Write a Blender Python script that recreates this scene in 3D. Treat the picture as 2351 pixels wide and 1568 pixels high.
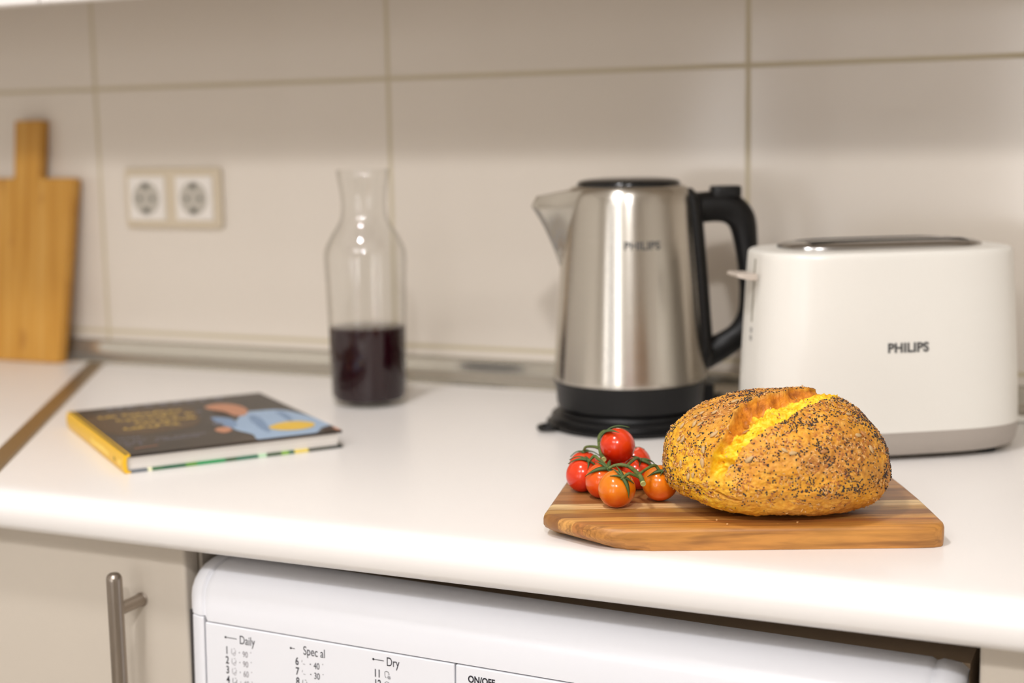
import bpy, bmesh, math, random
import numpy as np
from mathutils import Vector, Matrix
random.seed(7)
for o in list(bpy.data.objects): bpy.data.objects.remove(o, do_unlink=True)
scene = bpy.context.scene
COL = scene.collection

# ------------------------------------------------------------------ camera
F_PX, CAM = 3379.573, (0.43506, -1.51432, 0.28142)
YAW, PITCH, ROLL = 0.42863, 0.1388, -0.01781
def cam_axes():
    cy, sy, cp, sp = math.cos(YAW), math.sin(YAW), math.cos(PITCH), math.sin(PITCH)
    f0, r, up = Vector((-sy, cy, 0)), Vector((cy, sy, 0)), Vector((0, 0, 1))
    f = f0*cp - up*sp; u = up*cp + f0*sp
    cr, sr = math.cos(ROLL), math.sin(ROLL)
    return r*cr + u*sr, u*cr - r*sr, f
R_, U_, W_ = cam_axes()
cd = bpy.data.cameras.new('camera'); cam = bpy.data.objects.new('camera', cd); COL.objects.link(cam)
M = Matrix((R_, U_, -W_)).transposed().to_4x4(); M.translation = Vector(CAM)
cam.matrix_world = M
cd.sensor_width = 36; cd.lens = F_PX/2351*36
cd.clip_start = .02; cd.clip_end = 50
cd.dof.use_dof = True
cd.dof.focus_distance = (Vector((0.13, -0.535, .045)) - Vector(CAM)).dot(W_)
cd.dof.aperture_fstop = 3.6
scene.camera = cam

# ------------------------------------------------------------------ view, world, lamps
vs = scene.view_settings
vs.view_transform = 'Standard'; vs.look = 'None'; vs.gamma = 1; vs.exposure = 0.0
w = bpy.data.worlds.new('world'); scene.world = w; w.use_nodes = True
w.node_tree.nodes['Background'].inputs[0].default_value = (1, .93, .85, 1)
w.node_tree.nodes['Background'].inputs[1].default_value = 0.3
def lamp(name, loc, size, power, color, aim=(0, 0, -1), spread=180):
    l = bpy.data.lights.new(name, 'AREA'); l.shape = 'DISK'; l.size = size; l.energy = power; l.color = color
    l.spread = math.radians(spread)
    o = bpy.data.objects.new(name, l); COL.objects.link(o); o.location = loc
    o.rotation_euler = Vector(aim).to_track_quat('-Z', 'Y').to_euler()
    return o
WARM = (1, .98, .985)
lamp('ceiling_spot_rear', (.85, -2.60, 1.56), .20, 28, WARM, (-.35, .6, -.6))
lamp('ceiling_spot_front', (-.15, -1.30, 1.56), .18, 13, WARM, (.1, .3, -1))
lamp('added_overhead_fill', (-.2, -2.75, 1.57), .9, 24, WARM, (0, .15, -1))  # invented overhead fill that lifts the ambient light, not a real ceiling fitting
lamp('added_rear_fill', (-.4, -3.36, .15), 1.4, 27, (1, .99, 1.0), (0, 1, 0))  # soft fill added at the rear wall to brighten upright faces; no window there

# ------------------------------------------------------------------ materials
def mat(name, color, rough=.5, metal=0., spec=.5, **kw):
    m = bpy.data.materials.new(name); m.use_nodes = True
    b = m.node_tree.nodes['Principled BSDF']
    b.inputs['Base Color'].default_value = (*color, 1); b.inputs['Roughness'].default_value = rough
    b.inputs['Metallic'].default_value = metal; b.inputs['Specular IOR Level'].default_value = spec
    for k, v in kw.items(): b.inputs[k.replace('_', ' ')].default_value = v
    return m
def srgb(r, g, b):
    f = lambda c: (c/255/12.92 if c/255 <= .04045 else ((c/255+.055)/1.055)**2.4)
    return (f(r), f(g), f(b))
class N:
    """small node helper"""
    def __init__(s, m): s.t = m.node_tree; s.b = s.t.nodes['Principled BSDF']; s.n = s.t.nodes; s.l = s.t.links
    def new(s, typ, **kw):
        n = s.n.new(typ)
        for k, v in kw.items(): setattr(n, k, v)
        return n
    def put(s, inp, v):
        if isinstance(v, bpy.types.NodeSocket): s.l.new(v, inp)
        elif v is not None: inp.default_value = v
    def math(s, op, a, b=None, c=None, clamp=False):
        n = s.new('ShaderNodeMath', operation=op, use_clamp=clamp)
        for i, v in enumerate((a, b, c)): s.put(n.inputs[i], v)
        return n.outputs[0]
    def ramp(s, fac, stops, interp='LINEAR'):
        n = s.new('ShaderNodeValToRGB'); n.color_ramp.interpolation = interp
        cr = n.color_ramp
        while len(cr.elements) < len(stops): cr.elements.new(.5)
        for e, (p, c) in zip(cr.elements, stops): e.position = p; e.color = (*c, 1)
        s.put(n.inputs[0], fac); return n.outputs[0]
    def mix(s, fac, a, b):
        n = s.new('ShaderNodeMix', data_type='RGBA')
        s.put(n.inputs[0], fac)
        for i, v in ((6, a), (7, b)):
            s.put(n.inputs[i], (*v, 1) if isinstance(v, tuple) and len(v) == 3 else v)
        return n.outputs[2]
    def noise(s, vec, scale, detail=3, rough=.5, dist=0.):
        n = s.new('ShaderNodeTexNoise'); n.inputs['Scale'].default_value = scale; n.inputs['Detail'].default_value = detail
        n.inputs['Roughness'].default_value = rough; n.inputs['Distortion'].default_value = dist
        s.put(n.inputs['Vector'], vec); return n.outputs[0]
    def obj(s): return s.new('ShaderNodeTexCoord').outputs['Object']
    def mapping(s, vec, scale=(1, 1, 1), loc=(0, 0, 0), rot=(0, 0, 0)):
        n = s.new('ShaderNodeMapping'); s.put(n.inputs[0], vec)
        n.inputs['Scale'].default_value = scale; n.inputs['Location'].default_value = loc; n.inputs['Rotation'].default_value = rot
        return n.outputs[0]
    def bump(s, h, strength=.3, dist=.001):
        n = s.new('ShaderNodeBump'); n.inputs['Strength'].default_value = strength; n.inputs['Distance'].default_value = dist
        s.put(n.inputs['Height'], h); s.l.new(n.outputs[0], s.b.inputs['Normal'])
    def color(s, v): s.put(s.b.inputs['Base Color'], v)

# ------------------------------------------------------------------ object helpers
def link(o, parent=None):
    COL.objects.link(o)
    if parent is not None: o.parent = parent
    return o
def me_obj(name, verts, faces, m, parent=None, smooth=False, loc=None):
    me = bpy.data.meshes.new(name); me.from_pydata([tuple(v) for v in verts], [], [tuple(f) for f in faces]); me.update()
    if m is not None:
        for x in (m if isinstance(m, (list, tuple)) else [m]): me.materials.append(x)
    if smooth: me.polygons.foreach_set('use_smooth', [True]*len(me.polygons))
    o = bpy.data.objects.new(name, me); link(o, parent)
    if loc: o.location = loc
    return o
def bm_obj(name, bm, m, parent=None, smooth=False, loc=None):
    bmesh.ops.recalc_face_normals(bm, faces=bm.faces)
    me = bpy.data.meshes.new(name); bm.to_mesh(me); bm.free()
    for x in (m if isinstance(m, (list, tuple)) else [m]): me.materials.append(x)
    if smooth: me.polygons.foreach_set('use_smooth', [True]*len(me.polygons))
    o = bpy.data.objects.new(name, me); link(o, parent)
    if loc: o.location = loc
    return o
def empty(name, loc, rot=(0, 0, 0)):
    o = bpy.data.objects.new(name, None); o.empty_display_size = .05; link(o); o.location = loc; o.rotation_euler = rot; return o
def tag(o, label, cat, group=None):
    o['label'] = label; o['category'] = cat
    if group: o['group'] = group
    return o
def struct(o): o['kind'] = 'structure'; return o
def bevel(o, width, seg=3, angle=40, smooth=True):
    b = o.modifiers.new('bevel', 'BEVEL'); b.width = width; b.segments = seg; b.limit_method = 'ANGLE'; b.angle_limit = math.radians(angle)
    b.harden_normals = False
    if smooth:
        o.data.polygons.foreach_set('use_smooth', [True]*len(o.data.polygons))
        ws = o.modifiers.new('wn', 'WEIGHTED_NORMAL'); ws.keep_sharp = True
    return o
def box_bm(x0, x1, y0, y1, z0, z1, bm=None):
    bm = bm or bmesh.new()
    v = [bm.verts.new(p) for p in ((x0,y0,z0),(x1,y0,z0),(x1,y1,z0),(x0,y1,z0),(x0,y0,z1),(x1,y0,z1),(x1,y1,z1),(x0,y1,z1))]
    for f in ((0,3,2,1),(4,5,6,7),(0,1,5,4),(1,2,6,5),(2,3,7,6),(3,0,4,7)): bm.faces.new([v[i] for i in f])
    return bm
def box(name, x0, x1, y0, y1, z0, z1, m, parent=None, bev=0, seg=3):
    o = bm_obj(name, box_bm(x0, x1, y0, y1, z0, z1), m, parent)
    if bev: bevel(o, bev, seg)
    return o
def loft(name, rings, m, parent=None, cap=True, closed=True, smooth=True, loc=None):
    """rings: list of lists of points with the same count"""
    n = len(rings[0]); vs_ = [p for r in rings for p in r]; fs = []
    for i in range(len(rings)-1):
        for j in range(n if closed else n-1):
            k = (j+1) % n
            fs.append((i*n+j, i*n+k, (i+1)*n+k, (i+1)*n+j))
    if cap: fs.append(tuple(range(n-1, -1, -1))); fs.append(tuple((len(rings)-1)*n+j for j in range(n)))
    bm = bmesh.new(); V = [bm.verts.new(p) for p in vs_]
    for f in fs:
        try: bm.faces.new([V[i] for i in f])
        except ValueError: pass
    bmesh.ops.remove_doubles(bm, verts=bm.verts, dist=1e-6)
    o = bm_obj(name, bm, m, parent, smooth, loc)
    if smooth:
        o.data.set_sharp_from_angle(angle=math.radians(42))
    return o
def lathe(name, prof, m, parent=None, seg=96, loc=None, cap=True):
    rings = [[(r*math.cos(2*math.pi*k/seg), r*math.sin(2*math.pi*k/seg), z) for k in range(seg)] for r, z in prof]
    return loft(name, rings, m, parent, cap=cap, loc=loc)
def catmull(pts, n=8):
    P = [Vector(p) for p in pts]; P = [P[0]*2-P[1]] + P + [P[-1]*2-P[-2]]; out = []
    for i in range(1, len(P)-2):
        for k in range(n):
            t = k/n; a, b, c, d = P[i-1], P[i], P[i+1], P[i+2]
            out.append(.5*((2*b) + (c-a)*t + (2*a-5*b+4*c-d)*t*t + (3*b-a-3*c+d)*t**3))
    out.append(P[-2]); return out
def tube_rings(pts, rad, seg=12, n=8, up=Vector((0, 0, 1))):
    """rad: number, or list per control point of (r) or (r_side, r_up)"""
    P = catmull(pts, n)
    def rr(i):
        if not isinstance(rad, (list, tuple)): return (rad, rad)
        t = i/n; a = min(int(t), len(rad)-1); b = min(a+1, len(rad)-1); f = t-a
        A = rad[a] if isinstance(rad[a], tuple) else (rad[a],)*2; B = rad[b] if isinstance(rad[b], tuple) else (rad[b],)*2
        return (A[0]*(1-f)+B[0]*f, A[1]*(1-f)+B[1]*f)
    rings = []; side = None
    for i, p in enumerate(P):
        t = (P[min(i+1, len(P)-1)] - P[max(i-1, 0)]).normalized()
        if side is None:
            side = t.cross(up)
            if side.length < 1e-3: side = t.cross(Vector((0, 1, 0)))
        else: side = side - t*side.dot(t)
        side.normalize(); u = side.cross(t)
        a, b = rr(i)
        rings.append([tuple(p + side*(a*math.cos(q)) + u*(b*math.sin(q))) for q in (2*math.pi*k/seg for k in range(seg))])
    return rings
def tube(name, pts, rad, m, parent=None, seg=12, n=8, up=Vector((0, 0, 1))):
    return loft(name, tube_rings(pts, rad, seg, n, up), m, parent)
def add_rings(bm, rings, mi=0):
    n = len(rings[0]); V = [[bm.verts.new(p) for p in r] for r in rings]
    for i in range(len(rings)-1):
        for j in range(n):
            k = (j+1) % n; f = bm.faces.new((V[i][j], V[i][k], V[i+1][k], V[i+1][j])); f.material_index = mi
    for r in (V[0][::-1], V[-1]):
        f = bm.faces.new(r); f.material_index = mi
def boolean_cut(o, cutter):
    md = o.modifiers.new('cut', 'BOOLEAN'); md.operation = 'DIFFERENCE'; md.object = cutter; md.solver = 'EXACT'
    bpy.context.view_layer.update()
    dg = bpy.context.evaluated_depsgraph_get()
    me = bpy.data.meshes.new_from_object(o.evaluated_get(dg)); o.modifiers.remove(md)
    old = o.data; o.data = me; bpy.data.meshes.remove(old)
    bpy.data.objects.remove(cutter, do_unlink=True)
def text_tris(s, size, bold=0., spacing=1.):
    """verts (x, y) and faces of a line of text, origin at its left baseline"""
    c = bpy.data.curves.new('t', 'FONT'); c.body = s; c.size = size; c.offset = bold; c.space_character = spacing
    o = bpy.data.objects.new('t', c); COL.objects.link(o); bpy.context.view_layer.update()
    me = bpy.data.meshes.new_from_object(o.evaluated_get(bpy.context.evaluated_depsgraph_get()))
    v = [(a.co.x, a.co.y) for a in me.vertices]; f = [tuple(p.vertices) for p in me.polygons]
    bpy.data.objects.remove(o, do_unlink=True); bpy.data.curves.remove(c); bpy.data.meshes.remove(me)
    return v, f
def superell(a, b, n, N_=96):
    out = []
    for k in range(N_):
        t = 2*math.pi*k/N_; c, s = math.cos(t), math.sin(t)
        out.append((a*math.copysign(abs(c)**(2/n), c), b*math.copysign(abs(s)**(2/n), s)))
    return out

# ------------------------------------------------------------------ shared materials
m_white_lam = mat('worktop_laminate', srgb(243, 239, 235), .30)
m_door = mat('cabinet_lacquer', srgb(202, 192, 178), .35)
m_washer = mat('washer_white', srgb(238, 239, 244), .3)
m_black = mat('black_plastic', srgb(14, 14, 15), .42, spec=.35)
m_blackg = mat('black_gloss', srgb(18, 18, 19), .15)
m_toaster = mat('toaster_white', srgb(234, 231, 223), .28)
m_greyp = mat('warm_grey_plastic', srgb(170, 161, 152), .4)
m_ink = mat('dark_ink', srgb(40, 38, 48), .5)
m_fade = mat('faded_ink', srgb(140, 136, 140), .5)
m_logo = mat('logo_grey', srgb(78, 78, 78), .4)
m_alu = mat('brushed_aluminium', srgb(190, 182, 168), .28, 1.)
m_steel = mat('satin_steel', srgb(165, 155, 145), .3, 1.)
m_chrome = mat('chrome', srgb(180, 178, 176), .18, 1.)
m_void = mat('dark_board', srgb(170, 148, 122), .8)

# ------------------------------------------------------------------ room
def tile_material():
    m = mat('wall_tile', srgb(229, 220, 208), .14, spec=.5); n = N(m)
    pos = n.new('ShaderNodeNewGeometry').outputs['Position']
    sep = n.new('ShaderNodeSeparateXYZ'); n.put(sep.inputs[0], pos)
    def line(c, off, per, hw):
        t = n.math('DIVIDE', n.math('SUBTRACT', c, off), per)
        d = n.math('MULTIPLY', n.math('ABSOLUTE', n.math('SUBTRACT', n.math('FRACT', n.math('ADD', t, .5)), .5)), per)
        mr = n.new('ShaderNodeMapRange', interpolation_type='SMOOTHSTEP'); n.put(mr.inputs[0], d)
        mr.inputs[1].default_value = hw-.0008; mr.inputs[2].default_value = hw+.0008; mr.inputs[3].default_value = 1; mr.inputs[4].default_value = 0
        return mr.outputs[0]
    g = n.math('MAXIMUM', line(sep.outputs[0], -0.83496, .42649, .0024), line(sep.outputs[2], .34963, .3107, .0024))
    n.color(n.mix(g, srgb(229, 220, 208), srgb(204, 192, 164)))
    n.put(n.b.inputs['Roughness'], n.math('ADD', n.math('MULTIPLY', g, .6), .14))
    n.bump(n.math('MULTIPLY', g, -1.), .5, .0012)
    return m
m_tile = tile_material()
m_paint = mat('wall_paint', srgb(228, 223, 215), .7)
m_ceil = mat('ceiling_paint', srgb(242, 239, 235), .8)
m_floor = mat('floor_tile', srgb(172, 164, 152), .35)
X0, X1, Y1, ZF, ZC = -1.9, 2.4, -3.4, -.9, 1.6
struct(box('wall_back', X0, X1, 0, .1, ZF, ZC, m_tile))
struct(box('wall_left', X0-.1, X0, Y1, .1, ZF, ZC, m_paint))
struct(box('wall_right', X1, X1+.1, Y1, .1, ZF, ZC, m_paint))
struct(box('wall_front', X0-.1, X1+.1, Y1-.1, Y1, ZF, ZC, m_paint))
struct(box('floor', X0-.1, X1+.1, Y1-.1, .1, ZF-.1, ZF, m_floor))
struct(box('ceiling', X0-.1, X1+.1, Y1-.1, .1, ZC, ZC+.1, m_ceil))
m_doorwood = mat('door_paint', srgb(96, 84, 74), .5)
struct(box('door_1', -.9, -.05, Y1, Y1+.04, ZF, 1.15, m_doorwood, bev=.004))

# ------------------------------------------------------------------ worktop, trims, cabinets
def seam_x(y, off): return -.852 - .619*y + off
def slab(name, left, right, m):
    prof = [(-.004, 0), (-.592, 0)]
    for k in range(1, 9):
        a = math.radians(90*k/8); prof.append((-.598 - .0225*math.sin(a), -.0165 + .0165*math.cos(a)))
    for k in range(1, 6):
        a = math.radians(90*k/5); prof.append((-.6095 - .011*math.cos(a), -.0225 - .0105*math.sin(a)))
    prof += [(-.575, -.033), (-.004, -.033)]
    rings = [[(f(y), y, z) for y, z in prof] for f in (left, right)]
    return loft(name, rings, m)
wr = slab('worktop', lambda y: seam_x(y, .012), lambda y: 2.2, m_white_lam)
tag(wr, 'long white laminate worktop with rounded front edge carrying the bread, kettle and toaster', 'worktop')
wl = slab('worktop', lambda y: X0+.002, lambda y: seam_x(y, -.012), m_white_lam)
tag(wl, 'white worktop section at the far left beyond the metal joint, under the bamboo board', 'worktop')
m_strip = mat('joint_bronze', srgb(156, 134, 100), .35, .7)
sp = [[(seam_x(y, s)+0, y, z) for s, z in ((-.0118, -.03), (.0118, -.03), (.0128, .0010), (.010, .0022), (-.010, .0022), (-.0128, .0010))] for y in (-.004, -.0312, -.618)]
st = loft('trim_2', sp[1:], m_strip, smooth=False); struct(st); st['label'] = 'bronze metal joint strip between the two worktops'
def rail_material():
    m = mat('backsplash_rail', srgb(206, 202, 192), .14, .75); return m
m_rail = rail_material()
rp = [(-.0005, .0), (-.0005, .0275), (-.003, .0285), (-.0065, .028), (-.0085, .0262), (-.0095, .0235), (-.0100, .015), (-.0112, .0120), (-.0150, .0078), (-.0210, .0045), (-.0275, .0032), (-.0300, .0022), (-.0308, .0004), (-.0308, .0)]
struct(loft('trim_1', [[(x, y, z) for y, z in rp] for x in (X0+.003, 2.2)], m_rail))

# base cabinet at the left with bar handle
cab = empty('base_cabinet', (-.60, -.3, -.47))
tag(cab, 'cream base cabinet at the lower left with a vertical steel bar handle', 'cabinet')
def cbox(name, x0, x1, y0, y1, z0, z1, m, par, bev=0): # world coordinates into a child of an empty
    o = box(name, x0, x1, y0, y1, z0, z1, m, None, bev); bpy.context.view_layer.update()
    root = par
    while root.parent: root = root.parent
    o.data.transform(Matrix.Translation(-Vector(root.location))); o.parent = par; return o
cbox('carcass', -.873, -.2765, -.568, -.03, -.88, -.0335, m_door, cab)
cd_ = cbox('cabinet_door', -.871, -.279, -.588, -.569, -.78, -.037, m_door, cab, .003)
hx = -.3245
m_handle = m_steel
def to_local(o, root, par): o.data.transform(Matrix.Translation(-Vector(root.location))); o.parent = par; return o
bar = lathe('handle_bar', [(.0, .008), (.0035, .0078), (.0052, .0065), (.0061, .0045), (.0063, .002), (.0063, -.30), (.0045, -.302), (0, -.302)], m_handle, seg=40)
bar.data.transform(Matrix.Translation((hx+.001, -.620, -.0635))); to_local(bar, cab, cd_)
for zz in (-.0865, -.31):
    po = loft('handle_post', [[(hx+.001+r*math.cos(a), y, zz+r*math.sin(a)) for a in (2*math.pi*k/28 for k in range(28))] for r, y in ((.0052, -.6175), (.0052, -.5895), (.0060, -.5890), (.0060, -.5880))], m_handle)
    to_local(po, cab, cd_)

# cabinet to the right of the washing machine
cab2 = empty('base_cabinet', (.62, -.3, -.47))
tag(cab2, 'cream base cabinet at the lower right corner beside the washing machine', 'cabinet')
cbox('side_panel', .3305, .3485, -.568, -.03, -.88, -.0335, m_door, cab2)
cbox('carcass', .349, .93, -.568, -.03, -.88, -.0335, m_door, cab2)
cbox('cabinet_door', .3305, .928, -.590, -.5685, -.78, -.037, m_door, cab2, .003)

# wall cabinet whose front hangs lower than its floor
wc = empty('wall_cabinet', (-.1, -.17, .6))
tag(wc, 'white wall cabinet, only its bottom front edge showing at the top left corner', 'cabinet')
cbox('carcass', -1.88, 1.9, -.312, -.002, .475, .98, m_door, wc)
for k in range(6):
    cbox('cabinet_door', -1.88+.63*k, -1.88+.63*k+.627, -.333, -.3125, .4215, .98, m_white_lam, wc, .002)

# ------------------------------------------------------------------ washing machine
TILT = 1.2
wm = empty('washing_machine', (-.2720, -.600, 0), (0, math.radians(TILT), 0))
tag(wm, 'white washer dryer with programme list panel, built in under the worktop', 'washing machine')
Wd = .594
m_groove = mat('groove_shadow_gap', srgb(60, 56, 54), .7)
def corner(x, y0, r):  # rounded left / right ends in plan: how far back the front sits
    e = min(x, Wd-x)
    return y0 + (r - math.sqrt(max(0, r*r - (r-e)**2)) if e < r else 0)
def bezel():
    prof = [(.0, -.0880), (.0, -.072), (.0012, -.066), (.005, -.0600), (.011, -.0550), (.019, -.0515), (.029, -.0495), (.038, -.0490), (.0415, -.0495), (.0425, -.0530), (.0425, -.0885)]
    xs = [0, .0012, .003, .006, .010, .0155, .0185, .0205, .0235, .027, .03, .1, .2, .3, .4, .5, .56, .566, .5685, .5705, .574, .578, .583, .588, .591, .5928, Wd]
    rings = []
    for x in xs:
        c = corner(x, 0, .018); g = .0018 if abs(x-.0205) < .0004 or abs(x-(Wd-.0205)) < .003 else 0
        e = min(x, Wd-x); tz = -.006*max(0, 1-e/.014)**2
        zz = -.0035 if min(x, Wd-x) > .021 else 0
        rings.append([(x, y+c+g if y < .040 else y, z + (tz if z > -.08 else 0) - (g if -.08 < z else 0) + (zz if z < -.08 else 0)) for y, z in prof])
    return loft('top_bezel', rings, m_washer, wm)
bezel()
# panel row below the seam
def panel(name, x0, x1, ztop, zbot, m=m_washer, y=0., bev=.0012):
    pts = [(x0, y + corner(x0, 0, .018))]
    k = x0
    xs = sorted(set([x0, x1] + [x for x in (.0012, .003, .006, .010, .0155, Wd-.0155, Wd-.01, Wd-.006, Wd-.003, Wd-.0012) if x0 < x < x1]))
    bm = bmesh.new(); top = []; 
    fr = [(x, y+corner(x, 0, .018)) for x in xs]; ring = fr + [(x1, .05), (x0, .05)]
    lo = [bm.verts.new((a, b, zbot)) for a, b in ring]; hi = [bm.verts.new((a, b, ztop)) for a, b in ring]
    n = len(ring)
    for i in range(n): bm.faces.new((lo[i], lo[(i+1) % n], hi[(i+1) % n], hi[i]))
    bm.faces.new(hi); bm.faces.new(lo[::-1])
    o = bm_obj(name, bm, m, wm); bevel(o, bev, 2, 50); return o
panel('corner_column', 0, .0198, -.0888, -.22)
panel('control_panel', .0212, .2405, -.0927, -.22)
panel('drum_panel', .2415, Wd-.0212, -.0927, -.22)
panel('corner_column', Wd-.0198, Wd, -.0888, -.22)
box('inner_gap', .004, Wd-.004, .004, .041, -.235, -.086, m_groove, wm)
box('cabinet_body', .001, Wd-.001, .044, .54, -.87, -.0640, m_void, wm).rotation_euler = (0, -math.radians(TILT), 0)
lower = panel('front_door_panel', .003, Wd, -.2350, -.86, bev=.003); lower.rotation_euler = (0, -math.radians(TILT), 0)

txt_v, txt_f, txt_m = [], [], []
def put_text(s, x, z, size, bold=0, spacing=1., mi=0, squash=1.):
    v, f = text_tris(s, size, bold, spacing); b = len(txt_v)
    txt_v.extend((x+a*squash, z+c) for a, c in v); txt_f.extend(tuple(b+i for i in q) for q in f); txt_m.extend([mi]*len(f))
def put_poly(pts, mi=0):
    b = len(txt_v); txt_v.extend(pts); txt_f.append(tuple(range(b, b+len(pts)))); txt_m.append(mi)
def put_disc(x, z, r, mi=0): put_poly([(x+r*math.cos(2*math.pi*k/12), z+r*math.sin(2*math.pi*k/12)) for k in range(12)], mi)
def put_line(x0, z0, x1, z1, w_, mi=0):
    dx, dz = x1-x0, z1-z0; L = math.hypot(dx, dz) or 1; nx, nz = -dz/L*w_/2, dx/L*w_/2
    put_poly([(x0-nx, z0-nz), (x1-nx, z1-nz), (x1+nx, z1+nz), (x0+nx, z0+nz)], mi)
def put_path(pts, w_, mi=0):
    for a, b in zip(pts, pts[1:]): put_line(*a, *b, w_, mi)
def L2(x, z):  # point measured on the washer front, to its own axes
    c, s = math.cos(math.radians(TILT)), math.sin(math.radians(TILT)); dx = x+.2720
    return dx*c - z*s, dx*s + z*c
TS = .0098
def heading(s, ax, bx, z, tx):
    a = L2(ax, z); b = L2(bx, z); put_disc(a[0], a[1], .0009); put_line(a[0], a[1], b[0], a[1], .0005)
    t = L2(tx, z); put_text(s, t[0], a[1]-.0034, TS, 0, 1.0, 0, .72)
def finish_print(name, label):
    me = bpy.data.meshes.new(name); me.from_pydata([(x, -.00015, z) for x, z in txt_v], [], txt_f)
    me.materials.append(m_ink); me.materials.append(m_fade); me.polygons.foreach_set('material_index', txt_m)
    p = bpy.data.objects.new(name, me); link(p, wm); p['label'] = label; so = p.modifiers.new('s', 'SOLIDIFY'); so.thickness = .00012; so.offset = 0
    del txt_v[:], txt_f[:], txt_m[:]
def bowl(x, z, mi=1):   # worn wash tub symbol
    put_path([(x-.0015, z+.002), (x-.0018, z+.0005), (x-.0018, z-.0015), (x-.0010, z-.0026)], .00035, mi)
    put_path([(x+.0002, z+.0022), (x+.0015, z+.0022)], .00035, mi)
    put_path([(x+.0018, z+.0012), (x+.0020, z-.0004), (x+.0012, z-.0012)], .00035, mi)
    put_path([(x+.0008+.0011*math.cos(a), z-.0022+.0011*math.sin(a)) for a in (k*math.pi/4 for k in range(8))], .00035, mi)
heading('Daily', -.2337, -.2232, -.1031, -.2208)
rows = [(-.1138, '1', '90'), (-.1218, '2', '90'), (-.1298, '3', '60'), (-.1378, '4', '40'), (-.1458, '5', '40')]
for z, nn, deg in rows:
    a = L2(-.2346, z); put_text(nn, a[0], a[1]-.0026, .0086, .00012, 1, 0, .75)
    bowl(a[0]+.0078, a[1]+.0002, 1 if nn != '4' else 0)
    put_disc(a[0]+.0134, a[1], .0004); put_text(deg, a[0]+.0162, a[1]-.0030, .0068, 0, 1, 1, .75)
    put_disc(a[0]+.0240, a[1]+.0016, .0004, 1)
finish_print('printed_programme_list', 'printed list headed Daily')
heading('Spec al', -.1735, -.1700, -.1040, -.1625)
rows = [(-.1140, '6', '40'), (-.1220, '7', '30'), (-.1300, '8', '40'), (-.138, '9', '30')]
for z, nn, deg in rows:
    a = L2(-.1700, z); put_text(nn, a[0], a[1]-.0026, .0086, .00012, 1, 0, .75)
    if nn == '8': bowl(a[0]+.0078, a[1], 0)
    else: put_path([(a[0]+.0062, a[1]+.0018), (a[0]+.0060, a[1]+.0002)], .00035, 1); put_path([(a[0]+.0070, a[1]-.001), (a[0]+.0088, a[1]-.0014)], .00035, 1)
    put_disc(a[0]+.0136, a[1]-.0004, .0005); put_text(deg, a[0]+.0164, a[1]-.0034, .0072, 0, 1, 0, .75)
    put_disc(a[0]+.0246, a[1]+.0012, .0004, 1)
finish_print('printed_programme_list', 'printed list headed Special, partly worn away')
heading('Dry', -.1010, -.0920, -.1030, -.0900)
for z, nn in ((-.1138, '11'), (-.1218, '12')):
    a = L2(-.1012, z); put_text(nn, a[0], a[1]-.0026, .0086, .00012, 1, 0, .75)
    x, zz = a[0]+.0120, a[1]
    put_path([(x-.0012, zz-.0022), (x-.0022, zz-.001), (x-.0024, zz+.0022), (x-.0012, zz+.0030), (x+.0006, zz+.0026), (x+.0014, zz+.0010), (x+.0006, zz+.0004)], .0003)
    put_path([(x+.0012+.0007*math.cos(t), zz-.0016+.0007*math.sin(t)) for t in (k*math.pi/4 for k in range(9))], .0003)
    for k in range(8):
        t = k*math.pi/4; put_line(x+.0012+.0011*math.cos(t), zz-.0016+.0011*math.sin(t), x+.0012+.0016*math.cos(t), zz-.0016+.0016*math.sin(t), .0003)
finish_print('printed_programme_list', 'printed list headed Dry')
a = L2(-.0225, -.1070); put_text('ON/OFF', a[0], a[1]-.0026, .0072, .00022, 1.0, 0, .82)
finish_print('printed_button_name', 'printed words ON/OFF')

# ------------------------------------------------------------------ socket on the wall
m_frame = mat('socket_frame_cream', srgb(214, 200, 176), .35); m_ins = mat('socket_insert_white', srgb(238, 232, 224), .3)
m_cup = mat('socket_cup', srgb(190, 184, 172), .45); m_hole = mat('socket_hole', srgb(90, 86, 78), .6)
so_ = empty('wall_socket', (-.7177, 0, .2115))
tag(so_, 'cream double power socket on the tiled wall, beside the bamboo board', 'socket')
fr = box('frame', -.0735, .0735, -.0085, 0, -.0380, .0380, m_frame, so_); bevel(fr, .005, 4, 40)
for sx in (-.0362, .0362):
    ins = box('socket_insert', sx-.0275, sx+.0275, -.0120, -.0075, -.0275, .0275, m_ins, so_, .0015)
    cup = []
    for r, y in ((.0205, -.0124), (.0198, -.0127), (.0190, -.0122), (.0182, -.0095)):
        cup.append([(sx+r*math.cos(a), y, r*math.sin(a)) for a in (2*math.pi*k/40 for k in range(40))])
    c = loft('socket_cup', cup, m_cup, ins, cap=True)
    hb = bmesh.new()
    for hx_ in (-.0095, .0095):
        add_rings(hb, [[(sx+hx_+.0027*math.cos(a), y, .0027*math.sin(a)) for a in (2*math.pi*k/14 for k in range(14))] for y in (-.0132, -.0100)])
    for s_ in (-1, 1): box_bm(sx-.004, sx+.004, -.0137, -.010, s_*.0155-.0026, s_*.0155+.0026, hb)
    bm_obj('contact', hb, m_hole, ins)

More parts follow.
